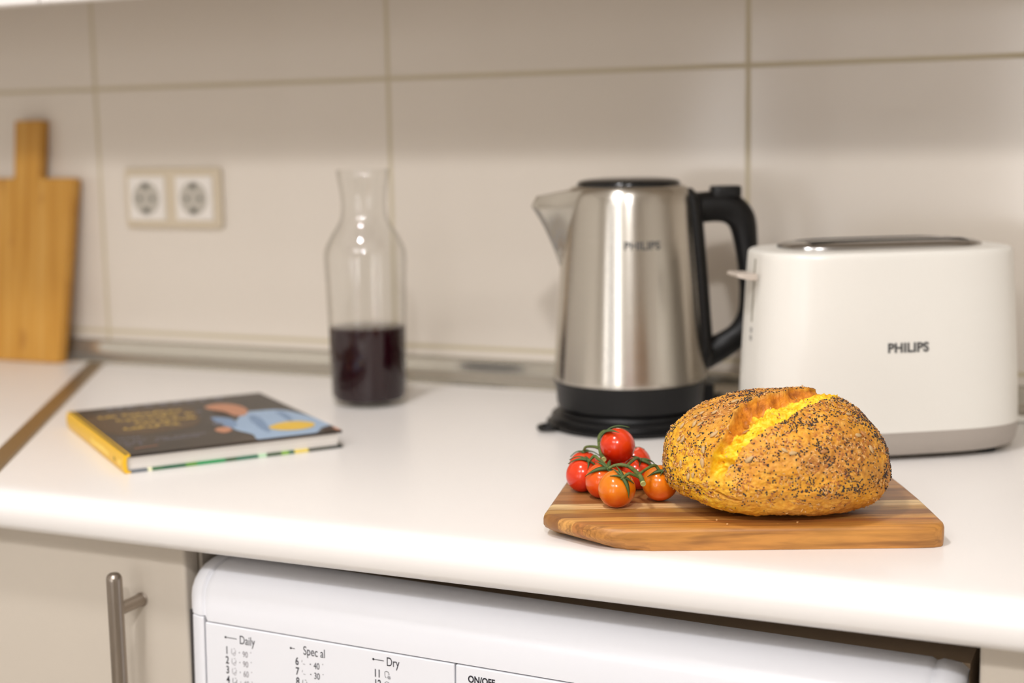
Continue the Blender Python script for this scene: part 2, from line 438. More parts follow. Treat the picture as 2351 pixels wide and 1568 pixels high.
# ------------------------------------------------------------------ bamboo board leaning on the wall
def bamboo_material():
    m = mat('bamboo', srgb(200, 150, 70), .45); n = N(m); o = n.obj()
    s = n.mapping(o, (26, 1, 1.2)); a = n.noise(s, 3.2, 4, .6)
    c = n.ramp(a, [(.3, srgb(184, 128, 40)), (.5, srgb(206, 152, 62)), (.7, srgb(220, 172, 90))])
    st_ = n.noise(n.mapping(o, (70, 1, .6)), 4, 2, .5)
    kn = n.noise(n.mapping(o, (20, 1, 9)), 2.2, 1, .5)
    c = n.mix(n.ramp(kn, [(.66, (0, 0, 0)), (.74, (.6, .6, .6))]), c, srgb(150, 94, 26))
    n.color(n.mix(n.math('MULTIPLY', st_, .35), c, srgb(170, 112, 34))); return m
bb = [(-.158, 0), (-.0, 0), (.019, .239), (-.036, .239), (-.038, .241), (-.0345, .312), (-.036, .3135), (-.0785, .3135), (-.080, .312), (-.0800, .241), (-.082, .239), (-.178, .239)]
bm = bmesh.new()
lo = [bm.verts.new((x, 0, z)) for x, z in bb]; hi = [bm.verts.new((x, .015, z)) for x, z in bb]; n_ = len(bb)
for i in range(n_): bm.faces.new((lo[i], lo[(i+1) % n_], hi[(i+1) % n_], hi[i]))
bm.faces.new(lo[::-1]); bm.faces.new(hi)
bo = bm_obj('bamboo_board', bm, bamboo_material()); bevel(bo, .002, 3, 50)
bo.location = (-.8775, -.0495, .0008); bo.rotation_euler = (-math.radians(6.2), 0, 0)
tag(bo, 'bamboo cutting board with a square handle, leaning upright against the wall at left', 'cutting board')

# ------------------------------------------------------------------ carafe
def glass_material():
    m = bpy.data.materials.new('clear_glass'); m.use_nodes = True; t = m.node_tree; t.nodes.clear()
    out = t.nodes.new('ShaderNodeOutputMaterial'); mx = t.nodes.new('ShaderNodeMixShader'); tr = t.nodes.new('ShaderNodeBsdfTransparent')
    gl = t.nodes.new('ShaderNodeBsdfGlossy'); gl.inputs['Roughness'].default_value = .015
    pw = t.nodes.new('ShaderNodeMath'); pw.operation = 'POWER'; pw.inputs[1].default_value = 4.5; fr = t.nodes.new('ShaderNodeMath'); fr.operation = 'MULTIPLY_ADD'; fr.inputs[1].default_value = .55; fr.inputs[2].default_value = .04
    lw = t.nodes.new('ShaderNodeLayerWeight'); lw.inputs[0].default_value = .5
    cr = t.nodes.new('ShaderNodeValToRGB'); e = cr.color_ramp.elements; e[0].position = .6; e[0].color = (.985, .985, .98, 1); e[1].position = 1.; e[1].color = (.74, .73, .70, 1)
    t.links.new(lw.outputs['Facing'], cr.inputs[0]); t.links.new(cr.outputs[0], tr.inputs[0]); t.links.new(lw.outputs['Facing'], pw.inputs[0]); t.links.new(pw.outputs[0], fr.inputs[0]); t.links.new(fr.outputs[0], mx.inputs[0])
    t.links.new(tr.outputs[0], mx.inputs[1]); t.links.new(gl.outputs[0], mx.inputs[2]); t.links.new(mx.outputs[0], out.inputs[0]); return m
m_glass = glass_material()
m_wine = mat('red_wine', srgb(34, 8, 14), .03, spec=.25, Coat_Weight=.0)
ca = empty('carafe', (-.3520, -.1620, 0))
tag(ca, 'clear glass carafe half filled with dark red wine, standing near the rail', 'carafe')
outer = [(0, .0012), (.030, .0008), (.036, .0016), (.0392, .0055), (.0402, .012), (.0407, .05), (.0415, .09), (.0425, .13), (.0435, .155), (.0430, .163), (.0408, .170), (.0350, .181), (.0290, .190), (.0252, .198), (.0238, .206), (.0236, .214), (.0246, .226), (.0268, .240), (.0280, .2480)]
inner = [(r-.0018, z) for r, z in outer[5:]][::-1] + [(.0384, .012), (.036, .0072), (.030, .0052), (0, .005)]
prof = outer + [(.0276, .2490), (.0268, .2486)] + inner
g = lathe('glass', prof, m_glass, ca, 96, cap=False)
wp = [(0, .0049), (.030, .0051), (.0365, .0065), (.0395, .012), (.0400, .05), (.0407, .0825), (.0400, .0832), (.0385, .0836), (0, .0834)]
lathe('wine', wp, m_wine, ca, 96, cap=False)

# ------------------------------------------------------------------ kettle
KC = Vector((-.051, -.175, 0)); KA = math.radians(28)
ke = empty('kettle', (KC.x, KC.y, .0182), (0, 0, KA))
tag(ke, 'brushed steel electric kettle with black handle and lid, standing on its black base', 'kettle')
def KP(u, v, z): return (u, v, z-.0182)
def steel_material():
    m = mat('brushed_kettle_steel', srgb(204, 199, 190), .24, 1., Anisotropic=.75, Anisotropic_Rotation=.25); n = N(m)
    tg = n.new('ShaderNodeTangent', direction_type='RADIAL', axis='Z'); n.l.new(tg.outputs[0], n.b.inputs['Tangent'])
    b = n.noise(n.mapping(n.obj(), (2, 2, 900)), 3, 2, .5)
    n.put(n.b.inputs['Roughness'], n.math('ADD', n.math('MULTIPLY', b, .10), .20)); return m
m_ksteel = steel_material()
body_prof = [(.0738, .0450), (.0742, .0465), (.0738, .052), (.0722, .078), (.0703, .105), (.0682, .135), (.0658, .165), (.0632, .195), (.0610, .2150), (.0598, .2240), (.0580, .2285), (.0550, .2312), (.0515, .2325), (.0500, .2325)]
def body_r(z):
    for (r0, z0), (r1, z1) in zip(body_prof, body_prof[1:]):
        if z0 <= z <= z1: return r0+(r1-r0)*(z-z0)/max(1e-9, z1-z0)
    return .05
kb = lathe('steel_body', [(r, z-.0182) for r, z in body_prof], m_ksteel, ke, 128)
lathe('base_collar', [(r, z-.0182) for r, z in [(0, .0185), (.060, .0185), (.0700, .0195), (.0712, .0225), (.0725, .040), (.0745, .0435), (.0750, .0455), (.0744, .0460), (.0700, .0462), (0, .0462)]], m_black, ke, 96, cap=False)
lathe('lid', [(r, z-.0182) for r, z in [(0, .2300), (.0495, .2300), (.0498, .2340), (.0488, .2362), (.0462, .2376), (.0400, .2388), (.0280, .2398), (0, .2402)]], m_blackg, ke, 96, cap=False)
# spout
rings = []
for i in range(15):
    t = i/14; z = .150 + t*(.2295-.150)
    ut = -(.0655 + .0285*min(1, (t/.86))**1.25) if t < .86 else -(.0940 - .0055*(t-.86)/.14)
    hw = .002 + .0315*t**.85; r = body_r(min(z, .2265)); ub = -math.sqrt(max(1e-6, r*r-hw*hw))+.002
    tip = .0035+.0035*t
    P = [(ub, -hw), (ub*.55+ut*.45, -hw*.62), (ut+tip*.9, -tip*.75), (ut+tip*.25, -tip*.45), (ut, 0), (ut+tip*.25, tip*.45), (ut+tip*.9, tip*.75), (ub*.55+ut*.45, hw*.62), (ub, hw), (ub+.006, 0)]
    if t > .9:
        k = (t-.9)/.1
    rings.append([KP(x, y, z + (.0035*max(0, t-.6)/.4*(1-(x-ut)/max(1e-6, (ub-ut))) * -1.6 if x < ub else 0)) for x, y in P])
loft('spout', rings, m_ksteel, ke)
# handle: strap on the body plus grip
strap = []
for i in range(22):
    t = i/21; z = .0500 + t*(.2290-.0500); r = body_r(z)
    wv = .30 + .10*t if t > .12 else .10 + .20*t/.12 + .01  # half angle
    th = .0085 if .1 < t < .93 else (.0085*(t/.1) + .001 if t <= .1 else .0085*(1-(t-.93)/.07)+.003)
    ring = []
    for k in range(9):
        a = -wv + 2*wv*k/8; e = 1-(abs(k-4)/4)**6; ring.append(KP((r+th*(.35+.65*e))*math.cos(a), (r+th*(.35+.65*e))*math.sin(a), z))
    for k in range(8, -1, -1):
        a = -wv + 2*wv*k/8; ring.append(KP((r-.001)*math.cos(a), (r-.001)*math.sin(a), z))
    strap.append(ring)
hd = loft('handle', strap, m_black, ke)
grip_pts = [(.0660, .2095), (.0860, .2105), (.1000, .2075), (.1095, .1975), (.1135, .1800), (.1160, .1550), (.1178, .1300), (.1170, .1050), (.1085, .0870), (.0930, .0755), (.0720, .0655)]
rad = [(.0135, .0150), (.0120, .0148), (.0115, .0150), (.0115, .0140), (.0112, .0120), (.0110, .0100), (.0108, .0095), (.0108, .0105), (.0112, .0120), (.0115, .0130), (.0125, .0150)]
tube('grip', [KP(u, 0, z) for u, z in grip_pts], rad, m_black, hd, 28, 8, up=Vector((0, 0, 1)))
sw = loft('lid_button', [[KP(.094+a*s, b*s, z) for a, b in superell(.0150, .0095, 4, 40)] for s, z in ((1, .2200), (1, .2285), (.96, .2298), (.85, .2303))], m_black, ke)
# logo wrapped on the body, half way between handle and spout
def wrap_logo(parent, size, ang0, zc, mtl):
    v, f = text_tris('PHILIPS', size, size*.03, 1.05); wx = max(a for a, b in v); hz_ = max(b for a, b in v)
    vv = []
    for a, b in v:
        z = zc + b - hz_/2; r = body_r(z)+.0003; an = ang0 + (a-wx/2)/r
        vv.append(KP(r*math.cos(an), r*math.sin(an), z))
    o = me_obj('logo', vv, f, mtl, parent); s = o.modifiers.new('s', 'SOLIDIFY'); s.thickness = .0003; s.offset = 0
wrap_logo(kb, .0104, math.radians(-90+3), .1790, m_logo)

kbase = empty('power_base', (KC.x, KC.y, 0), (0, 0, KA))
tag(kbase, 'round black power base under the steel kettle, with a hanging loop', 'kettle base')
lathe('base_disc', [(0, 0), (.0760, 0), (.0815, .0012), (.0822, .0035), (.0800, .0055), (.0752, .0062), (.0745, .0078), (.0768, .0090), (.0770, .0115), (.0752, .0130), (.0700, .0135), (.0690, .0160), (.0660, .0178), (0, .0180)], m_black, kbase, 96, cap=False)
lc = Vector((-.0865*math.cos(.30), -.0865*math.sin(.30), .0036))
tube('hanging_loop', [(lc.x+.0092*math.cos(a), lc.y+.0105*math.sin(a), lc.z) for a in (2*math.pi*k/12 for k in range(13))], .0023, m_black, kbase, 12, 4)
box('cord_outlet', .070, .0868, .0150, .0235, .0005, .034, m_black, kbase, .002)
tube('power_cord', [(.082, .019, .004), (.100, .040, .0038), (.110, .075, .0038), (.105, .110, .0038), (.13, .125, .0038)], .0032, m_black, kbase, 10, 8)

# ------------------------------------------------------------------ toaster
TC = Vector((.1907, -.1937, 0)); TA = .588
to = empty('toaster', (TC.x, TC.y, 0), (0, 0, TA))
tag(to, 'white two-slot toaster with grey base, at the right behind the loaf', 'toaster')
TH, NE = .1790, 3.3
def tsec(z):  # half length, half depth of the body at height z
    t = (z-.026)/(TH-.026); t = max(0, min(1, t))
    a = .1206*(1 - .062*t**1.3); b = .0738*(1 - .095*t**1.5)
    e = max(0, (z-(TH-.0045))/.0045)
    if e > 0: q = .0045*(1-math.sqrt(max(0, 1-e*e))); a -= q; b -= q
    return a, b
zs = [.0255, .027, .04, .06, .08, .10, .12, .14, .155, .165, .1730] + [TH-.0045+.0045*math.sin(math.radians(d)) for d in (15, 30, 45, 60, 75, 90)]
rings = [[(x, y, z) for x, y in superell(*tsec(z), NE, 128)] for z in zs]
a_, b_ = tsec(TH)
rings += [[(x, y, TH+.0004) for x, y in superell(a_-.006, b_-.006, NE, 128)]]
tb = loft('body_shell', rings, m_toaster, to)
cut = bm_obj('cutter', box_bm(-.073, .073, -.029, -.007, .05, .25, box_bm(-.073, .073, .007, .029, .05, .25)), m_void)
cut.matrix_world = Matrix.Translation(TC) @ Matrix.Rotation(TA, 4, 'Z')
bpy.context.view_layer.update()
boolean_cut(tb, cut); tb.data.materials.clear(); tb.data.materials.append(m_toaster)
tb.data.polygons.foreach_set('use_smooth', [True]*len(tb.data.polygons)); tb.data.set_sharp_from_angle(angle=math.radians(42))
# chrome plate around the slots
pr = [[(x, y, z) for x, y in superell(.0905*s, .0400*s, 3.2, 96)] for s, z in ((1.0, TH-.001), (1.0, TH+.0020), (.985, TH+.0034), (.93, TH+.0050), (.80, TH+.0062), (.5, TH+.0066))]
plate = loft('slot_plate', pr, m_chrome, to)
cut = bm_obj('cutter', box_bm(-.0725, .0725, -.0285, -.0075, .15, .25, box_bm(-.0725, .0725, .0075, .0285, .15, .25)), m_void)
cut.matrix_world = Matrix.Translation(TC) @ Matrix.Rotation(TA, 4, 'Z'); bpy.context.view_layer.update()
boolean_cut(plate, cut); plate.data.materials.clear(); plate.data.materials.append(m_chrome)
m_inner = mat('toaster_inside', srgb(60, 56, 54), .4, .6)
for yy in (-.018, .018):
    for dy in (-.0085, .0085):
        g_ = bmesh.new()
        for k in range(9): add_rings(g_, [[(-.064+.016*k+.0007*math.cos(a), yy+dy+.0007*math.sin(a), z) for a in (2*math.pi*j/6 for j in range(6))] for z in (.055, .180)])
        for z in (.17,): add_rings(g_, [[(x, yy+dy+.0007*math.cos(a), z+.0007*math.sin(a)) for a in (2*math.pi*j/6 for j in range(6))] for x in (-.07, .07)])
        bm_obj('bread_guide', g_, m_inner, to)
bs = [[(x, y, z) for x, y in superell(.1206*s, .0738*s, NE, 96)] for s, z in ((.90, .0042), (.955, .0058), (.985, .0105), (.998, .018), (1.0, .0255))]
loft('plinth', bs, m_greyp, to)
for sx, sy in ((-1, -1), (1, -1), (1, 1), (-1, 1)):
    f_ = lathe('foot', [(0, 0), (.009, 0), (.010, .001), (.010, .0075), (0, .0075)], m_black, to, 24, cap=False); f_.location = (sx*.082, sy*.045, 0)
# lever at the left end with its slot
def tend(z): return -tsec(z)[0]
sl = bmesh.new()
for z0, z1 in ((.116, .171),):
    add_rings(sl, [[(tend(z)-.0004, -.0017, z), (tend(z)-.0004, .0017, z), (tend(z)+.003, .0017, z), (tend(z)+.003, -.0017, z)] for z in [z0+(z1-z0)*k/8 for k in range(9)]])
bm_obj('lever_slot', sl, mat('slot_shadow', srgb(150, 145, 132), .6), to)
zl = .1575; xe = tend(zl)
lv = [[(xe+.002, y, z) for y, z in ((-.0175, 0), (.0175, 0), (.0175, .004), (-.0175, .004))]]
rings = []
for x, hw, z0, z1 in ((.0035, .003, .1540, .1580), (-.0015, .0035, .1540, .1582), (-.0030, .0165, .1536, .1592), (-.0100, .0178, .1542, .1596), (-.0170, .0168, .1556, .1600), (-.0205, .0145, .1570, .1598)):
    rings.append([(xe+x, y, z) for y, z in ((-hw, z0), (hw, z0), (hw, z1), (-hw, z1))])
lev = loft('lever', rings, mat('lever_grey', srgb(200, 188, 176), .4), to, smooth=False); bevel(lev, .0011, 2, 30)
ic = bmesh.new()
for zc in (.1085, .1015):
    x_ = tend(zc)-.0003
    for k in range(10):
        a, b = 2*math.pi*k/10, 2*math.pi*(k+1)/10
        q = [(x_, r*math.cos(t)+0, zc+r*math.sin(t)) for r, t in ((.0018, a), (.0024, a), (.0024, b), (.0018, b))]
        ic.faces.new([ic.verts.new(p) for p in q])
io = bm_obj('level_marks', ic, m_logo, to); s = io.modifiers.new('s', 'SOLIDIFY'); s.thickness = .0003; s.offset = 0
# logo on the front face
v, f = text_tris('PHILIPS', .0110, .0004, 1.05); wx = max(a for a, b in v); hh = max(b for a, b in v); vv = []
for a, b in v:
    u, z = -.0030 + a - wx/2, .0985 + b - hh/2; A, B = tsec(z)
    vv.append((u, -B*(1-abs(u/A)**NE)**(1/NE)-.0003, z))
lo_ = me_obj('logo', vv, f, m_logo, tb); s = lo_.modifiers.new('s', 'SOLIDIFY'); s.thickness = .0003; s.offset = 0
# knob-like cord guide and cord at the far right end
lathe('cord_guard', [(0, -.006), (.007, -.005), (.011, 0), (.011, .010), (.007, .018), (0, .019)], m_toaster, to, 32, cap=False).location = (.1235, .020, .040)
tube('power_cord', [(.124, .020, .040), (.140, .030, .030), (.150, .045, .012), (.175, .055, .0036), (.22, .04, .0036)], .0034, m_toaster, to, 10, 8)

# ------------------------------------------------------------------ cookbook
bkroot = empty('cookbook', (-.3815, -.5285, 0), (0, 0, math.radians(52.3)))
tag(bkroot, 'hardback cookbook with yellow spine lying on the worktop, man in blue shirt on cover', 'book')
BW, BL, BT = .1985, .2390, .0165
def cover_material():
    m = mat('cover_brown', srgb(58, 48, 40), .38); n = N(m)
    a = n.noise(n.mapping(n.obj(), (1, 1, 1)), 14, 3, .5)
    n.color(n.mix(n.ramp(a, [(.4, (0, 0, 0)), (.7, (.5, .5, .5))]), srgb(44, 37, 32), srgb(68, 53, 39))); return m
cv = box('front_cover', .0005, BW, 0, BL, BT-.0026, BT, cover_material(), bkroot, .0006, 2)
m_yel = mat('spine_yellow', srgb(236, 186, 30), .4)
spn = [(0.004, 0.0), (-.0012, .0006), (-.0022, .004), (-.0025, BT/2), (-.0022, BT-.004), (-.0012, BT-.0006), (.004, BT+.0002), (.004, BT-.002), (.0015, BT-.0024), (.0008, BT/2), (.0015, .0024), (.004, .002)]
spo = loft('spine', [[(x, y, z) for x, z in spn] for y in (-.0002, BL+.0002)], m_yel, bkroot)
def pages_material():
    m = mat('page_edges', srgb(226, 220, 212), .7); n = N(m)
    a = n.noise(n.mapping(n.obj(), (1, 1, 900)), 3, 2, .5)
    n.color(n.ramp(a, [(.3, srgb(206, 198, 190)), (.6, srgb(234, 229, 222))])); return m
box('page_block', .0012, BW-.004, .003, BL-.003, .0026, BT-.0026, pages_material(), bkroot)
def back_material():
    m = mat('back_cover_print', srgb(40, 90, 60), .4); n = N(m)
    sep = n.new('ShaderNodeSeparateXYZ'); n.put(sep.inputs[0], n.obj())
    t = n.math('DIVIDE', sep.outputs[0], BW)
    G = srgb
    n.color(n.ramp(t, [(0, G(110, 116, 122)), (.09, G(230, 230, 190)), (.11, G(60, 110, 70)), (.16, G(34, 96, 66)), (.26, G(90, 150, 50)), (.31, G(24, 150, 84)), (.44, G(50, 90, 50)), (.49, G(30, 110, 80)), (.59, G(190, 226, 190)), (.63, G(56, 84, 50)), (.70, G(128, 178, 50)), (.735, G(28, 96, 66)), (.765, G(236, 212, 92)), (.83, G(70, 72, 60)), (.93, G(60, 62, 58))], 'CONSTANT'))
    return m
box('back_cover', .0005, BW, 0, BL, 0, .0026, back_material(), bkroot, .0005, 2)
# printed picture and lettering on the cover: thin mesh with several inks
m_skin = mat('ink_skin', srgb(196, 136, 104), .45); m_shirt = mat('ink_shirt', srgb(158, 184, 212), .45)
m_shirt2 = mat('ink_shirt_fold', srgb(122, 150, 184), .45); m_gold = mat('ink_gold', srgb(216, 178, 84), .4)
m_stick = mat('ink_yellow', srgb(234, 190, 18), .35); m_grey = mat('ink_grey', srgb(150, 152, 168), .45); m_hair = mat('ink_hair', srgb(58, 42, 32), .5)
m_panelb = mat('ink_panel_brown', srgb(84, 64, 42), .42)
inks = [m_skin, m_shirt, m_shirt2, m_gold, m_stick, m_grey, m_hair, m_panelb]
pb = bmesh.new()
def smooth_poly(pts, n=5):
    P = [Vector((*p, 0)) for p in pts]; out = []; L = len(P)
    for i in range(L):
        a, b, c, d = P[i-1], P[i], P[(i+1) % L], P[(i+2) % L]
        for k in range(n):
            t = k/n; out.append(.5*((2*b)+(c-a)*t+(2*a-5*b+4*c-d)*t*t+(3*b-a-3*c+d)*t**3))
    return [(p.x, p.y) for p in out]
def ink(pts, mi, h, sm=True):
    if sm: pts = smooth_poly(pts)
    c = lambda p: (min(max(p[0], .001), BW-.0005), min(max(p[1], .0008), BL-.0008))
    pts = [c(p) for p in pts]
    V = [pb.verts.new((x, y, BT+h)) for x, y in pts]; f = pb.faces.new(V); f.material_index = mi
    if f.calc_area() and f.normal.z < 0: f.normal_flip()
    bmesh.ops.triangulate(pb, faces=[f])
ink([(.011, .198), (.104, .2045), (.103, .132), (.0785, .089), (.0155, .093)], 7, .00008)
ink([(.128, .097), (.148, .134), (.168, .137), (.183, .131), (.192, .108), (.1975, .075), (.198, .020), (.185, .018), (.172, .001), (.141, .001), (.119, .001), (.1217, .026), (.1154, .052), (.1157, .082)], 1, .0001)
ink([(.1124, .1275), (.1268, .114), (.1252, .0835), (.1161, .0666), (.1114, .0848)], 2, .00013)
ink([(.142, .10), (.150, .118), (.152, .09), (.140, .03), (.136, .04)], 2, .00016)
ink([(.176, .122), (.182, .115), (.178, .078), (.172, .07), (.174, .10)], 2, .00016)
ink([(.185, .020), (.1975, .028), (.1975, .0010), (.182, .001)], 6, .00018, False)
ink([(.1935, .014), (.1978, .017), (.1978, .001), (.1945, .001)], 0, .0002, False)
ink([(.1225, .183), (.1300, .194), (.1420, .197), (.1530, .184), (.1570, .162), (.1530, .138), (.1430, .120), (.1350, .126), (.1330, .150), (.1260, .166)], 0, .00016)
ink([(.1250, .165), (.1330, .150), (.1350, .128), (.1300, .124), (.1240, .140)], 6, .00012)
ink([(.0974, .0637), (.1048, .0738), (.1128, .0725), (.1111, .0549), (.1011, .0467)], 0, .0002)
ink([(.1437, .046), (.152, .058), (.1655, .066), (.180, .0615), (.1875, .045), (.180, .029), (.165, .0235), (.150, .030)], 4, .0003)
def ring_mark(x, y, r, wd, mi, h, seg=10, a0=0, a1=2*math.pi):
    for k in range(seg):
        a, b = a0+(a1-a0)*k/seg, a0+(a1-a0)*(k+1)/seg
        V = [pb.verts.new((x+q*math.cos(t), y+q*1.1*math.sin(t), BT+h)) for q, t in ((r, a), (r+wd, a), (r+wd, b), (r, b))]
        f = pb.faces.new(V); f.material_index = mi
        if f.calc_area() and (f.normal_update() or f.normal.z < 0): f.normal_flip()
rb = random.Random(3)
for x in (.0401, .0505, .0601, .078, .0932, .1068, .121, .1350, .1500):
    ring_mark(x, .2275+rb.uniform(-.001, .001), .0022, .0024, 5, .0002, 8, rb.uniform(0, 2), rb.uniform(5, 6.8))
for (xa, xb, y) in ((.022, .104, .184), (.034, .101, .160), (.040, .098, .137), (.030, .090, .117)):
    x = xa
    while x < xb:
        if rb.random() > .12: ring_mark(x, y+rb.uniform(-.003, .003), .0021, .0026, 3, .0002, 8, rb.uniform(0, 2), rb.uniform(4.5, 7))
        x += rb.uniform(.0062, .0085)
for (xa, xb, y, s_) in ((.012, .034, .072, .0014), (.010, .085, .056, .0013), (.012, .080, .046, .0012), (.012, .024, .037, .0012)):
    x = xa
    while x < xb:
        if rb.random() > .15: ring_mark(x, y+rb.uniform(-.0008, .0008), s_, .0008, 5, .0002, 6, rb.uniform(0, 2), rb.uniform(4, 7))
        x += s_*3.2
x = .0145
while x < .036: ring_mark(x, .0215+(x-.0145)*.2, .0009, .0008, 0, .0002, 6); x += .0031
for x, y in ((.112, .166), (.1085, .098), (.1075, .092), (.112, .095), (.116, .101)): ring_mark(x, y, .0016, .0012, 5, .00024, 8)
me = bpy.data.meshes.new('cover_print'); pb.to_mesh(me); pb.free()
for x in inks: me.materials.append(x)
cp = bpy.data.objects.new('cover_print', me); link(cp, cv)
# lettering specks on the spine
m_pale = mat('ink_pale_yellow', srgb(240, 212, 110), .4); m_olive = mat('ink_olive', srgb(170, 140, 50), .4)
for y0, y1, mi in ((.028, .034, 0), (.008, .016, 1), (.055, .125, 1)):
    sb = bmesh.new()
    y = y0
    while y < y1:
        box_bm(-.00275, -.0024, y, y+.0011, .0055+rb.uniform(0, .001), .0100+rb.uniform(-.001, .0015), sb); y += .0024
    bm_obj('spine_lettering', sb, m_pale if mi else m_olive, spo)

# ------------------------------------------------------------------ wooden serving board
BT2 = .0160
def acacia_material():
    m = mat('acacia_wood', srgb(180, 120, 60), .42); n = N(m); o = n.obj()
    sep = n.new('ShaderNodeSeparateXYZ'); n.put(sep.inputs[0], o)
    wob = n.noise(n.mapping(o, (3, 1, 1)), 5, 2, .5)
    yy = n.math('ADD', sep.outputs[1], n.math('MULTIPLY', n.math('SUBTRACT', wob, .5), .0012))
    t = n.math('DIVIDE', yy, .160)
    G = srgb
    stops = [(0, G(198, 136, 64)), (.075, G(180, 114, 58)), (.125, G(212, 156, 84)), (.185, G(136, 90, 50)), (.265, G(184, 140, 72)), (.335, G(240, 208, 150)), (.43, G(140, 92, 52)), (.50, G(172, 120, 70)), (.60, G(130, 84, 46)), (.66, G(176, 126, 76)), (.80, G(150, 102, 60)), (.9, G(182, 134, 84))]
    base = n.ramp(t, stops, 'CONSTANT')
    gr = n.noise(n.mapping(o, (4, 110, 40)), 5, 4, .6, .25)
    gr2 = n.noise(n.mapping(o, (1.6, 34, 24)), 5, 3, .5, .35)
    c = n.mix(n.ramp(gr, [(.38, (0, 0, 0)), (.66, (.62, .62, .62))]), base, G(130, 82, 38))
    c = n.mix(n.ramp(gr2, [(.52, (0, 0, 0)), (.60, (.62, .62, .62)), (.64, (.05, .05, .05))]), c, G(112, 68, 32))
    c = n.mix(n.ramp(n.noise(n.mapping(o, (4, 16, 14)), 4, 2, .5), [(.4, (0, 0, 0)), (.7, (.25, .25, .25))]), c, G(214, 156, 70))
    n.color(c); n.bump(gr, .12, .0004); return m
BA = math.radians(23.3)
SBO = Vector((.1248, -.5892, 0))
def wb(x, y):  # world xy to board xy
    dx, dy = x-SBO.x, y-SBO.y; c, s = math.cos(BA), math.sin(BA); return (dx*c+dy*s, -dx*s+dy*c)
outl = [(-.0620, .1520), (-.0650, .1470), (-.0830, .0480), (-.0832, .0425), (-.0800, .0370), (-.0690, .0255), (-.0560, .0125), (-.0460, .0045), (-.0370, .0008), (-.0260, -.0002), (-.010, 0), (.03, 0), (.10, 0), (.170, 0),
        (.1810, .0006), (.1865, .0028), (.1893, .0070), (.1903, .0120), (.1903, .0450), (.1900, .0750), (.1885, .1150), (.1862, .1520), (.1835, .1590), (.1780, .1620), (.06, .1590)]
def inset(pl, ds):
    out = []; L = len(pl)
    if not isinstance(ds, (list, tuple)): ds = [ds]*L
    for i in range(L):
        a, b, c = Vector(pl[i-1]), Vector(pl[i]), Vector(pl[(i+1) % L])
        n1 = (b-a).normalized(); n2 = (c-b).normalized(); nn = Vector((-(n1.y+n2.y), n1.x+n2.x)); nn.normalize(); out.append((b.x+nn.x*ds[i], b.y+nn.y*ds[i]))
    return out
und = [.004, .006, .012, .015, .016, .016, .015, .012, .009, .005, .001] + [.0006]*14   # the cut corner is bevelled from below
levels = [(inset(outl, und), 0.0), (inset(outl, [u*.50 for u in und]), .0028), (inset(outl, [u*.10 for u in und]), .0062), (outl, .0085), (outl, BT2-.0034), (inset(outl, .0007), BT2-.0016), (inset(outl, .0019), BT2-.0005), (inset(outl, .0036), BT2)]
wbd = loft('serving_board', [[(x, y, z) for x, y in lv_] for lv_, z in levels], acacia_material(), None)
wbd.location = (SBO.x, SBO.y, 0.0002); wbd.rotation_euler = (0, 0, BA)
tag(wbd, 'striped wooden serving board with a cut corner, under the loaf and tomatoes', 'serving board')
BZ = BT2 + .0002

# ------------------------------------------------------------------ bread
def vnoise(P, scale, seed=0):
    rs = np.random.RandomState(seed); T = rs.rand(32, 32, 32)
    Q = P*scale + 100; I = np.floor(Q).astype(int); f = Q-I; f = f*f*(3-2*f)
    def g(a, b, c): return T[(I[:, 0]+a) % 32, (I[:, 1]+b) % 32, (I[:, 2]+c) % 32]
    r = 0
    for a in (0, 1):
        for b in (0, 1):
            for c in (0, 1):
                wgt = (f[:, 0] if a else 1-f[:, 0])*(f[:, 1] if b else 1-f[:, 1])*(f[:, 2] if c else 1-f[:, 2]); r = r + wgt*g(a, b, c)
    return r
def poly_dist(P, line):
    best = np.full(len(P), 9.); 
    for a, b in zip(line[:-1], line[1:]):
        a, b = np.array(a), np.array(b); d = b-a; t = np.clip(((P-a)@d)/(d@d), 0, 1); q = a+t[:, None]*d
        best = np.minimum(best, np.linalg.norm(P-q, axis=1))
    return best
def inside(P, poly):
    c = np.zeros(len(P), bool); n = len(poly); j = n-1
    for i in range(n):
        xi, yi = poly[i]; xj, yj = poly[j]
        k = ((yi > P[:, 1]) != (yj > P[:, 1])) & (P[:, 0] < (xj-xi)*(P[:, 1]-yi)/(yj-yi+1e-12)+xi); c ^= k; j = i
    return c
ba, bb_, bc1, bc2 = .0800, .0660, .0295, .0535
BCT = Vector((.1795, -.5060, BZ+.0289)); BROT = math.atan2(.342, .94)
NT, NP_ = 760, 300
th = np.linspace(0, 2*np.pi, NT, endpoint=False)
ph = np.concatenate([np.linspace(-np.pi/2, np.pi/2, NP_)])
TH_, PH = np.meshgrid(th, ph); dx, dy, dz = (np.cos(PH)*np.cos(TH_)).ravel(), (np.cos(PH)*np.sin(TH_)).ravel(), np.sin(PH).ravel()
rr = ((dx*dx+dy*dy)**1.15 + np.abs(dz)**2.3)**(-1/2.3)
S = np.stack([dx*rr, dy*rr, dz*rr], 1)       # unit shape coordinates
back_l = [(-.64, -.26), (-.625, -.15), (-.625, -.02), (-.580, .182), (-.495, .400), (-.421, .605), (-.329, .779), (-.192, .874), (-.022, .936), (.192, .995), (.32, 1.02), (.50, 1.06)]
front_l = [(-.52, -.26), (-.492, -.13), (-.399, .098), (-.356, .222), (-.271, .334), (-.121, .48), (.043, .632), (.219, .772), (.341, .831), (.426, .860), (.52, .92), (.62, 1.0)]
PQ = np.stack([S[:, 0], S[:, 2]+.3*S[:, 1]], 1)
wig = np.stack([vnoise(S, 9, 5)-.5, vnoise(S, 9, 6)-.5], 1)*.05
PQw = PQ + wig
db, df = poly_dist(PQw, back_l), poly_dist(PQw, front_l)
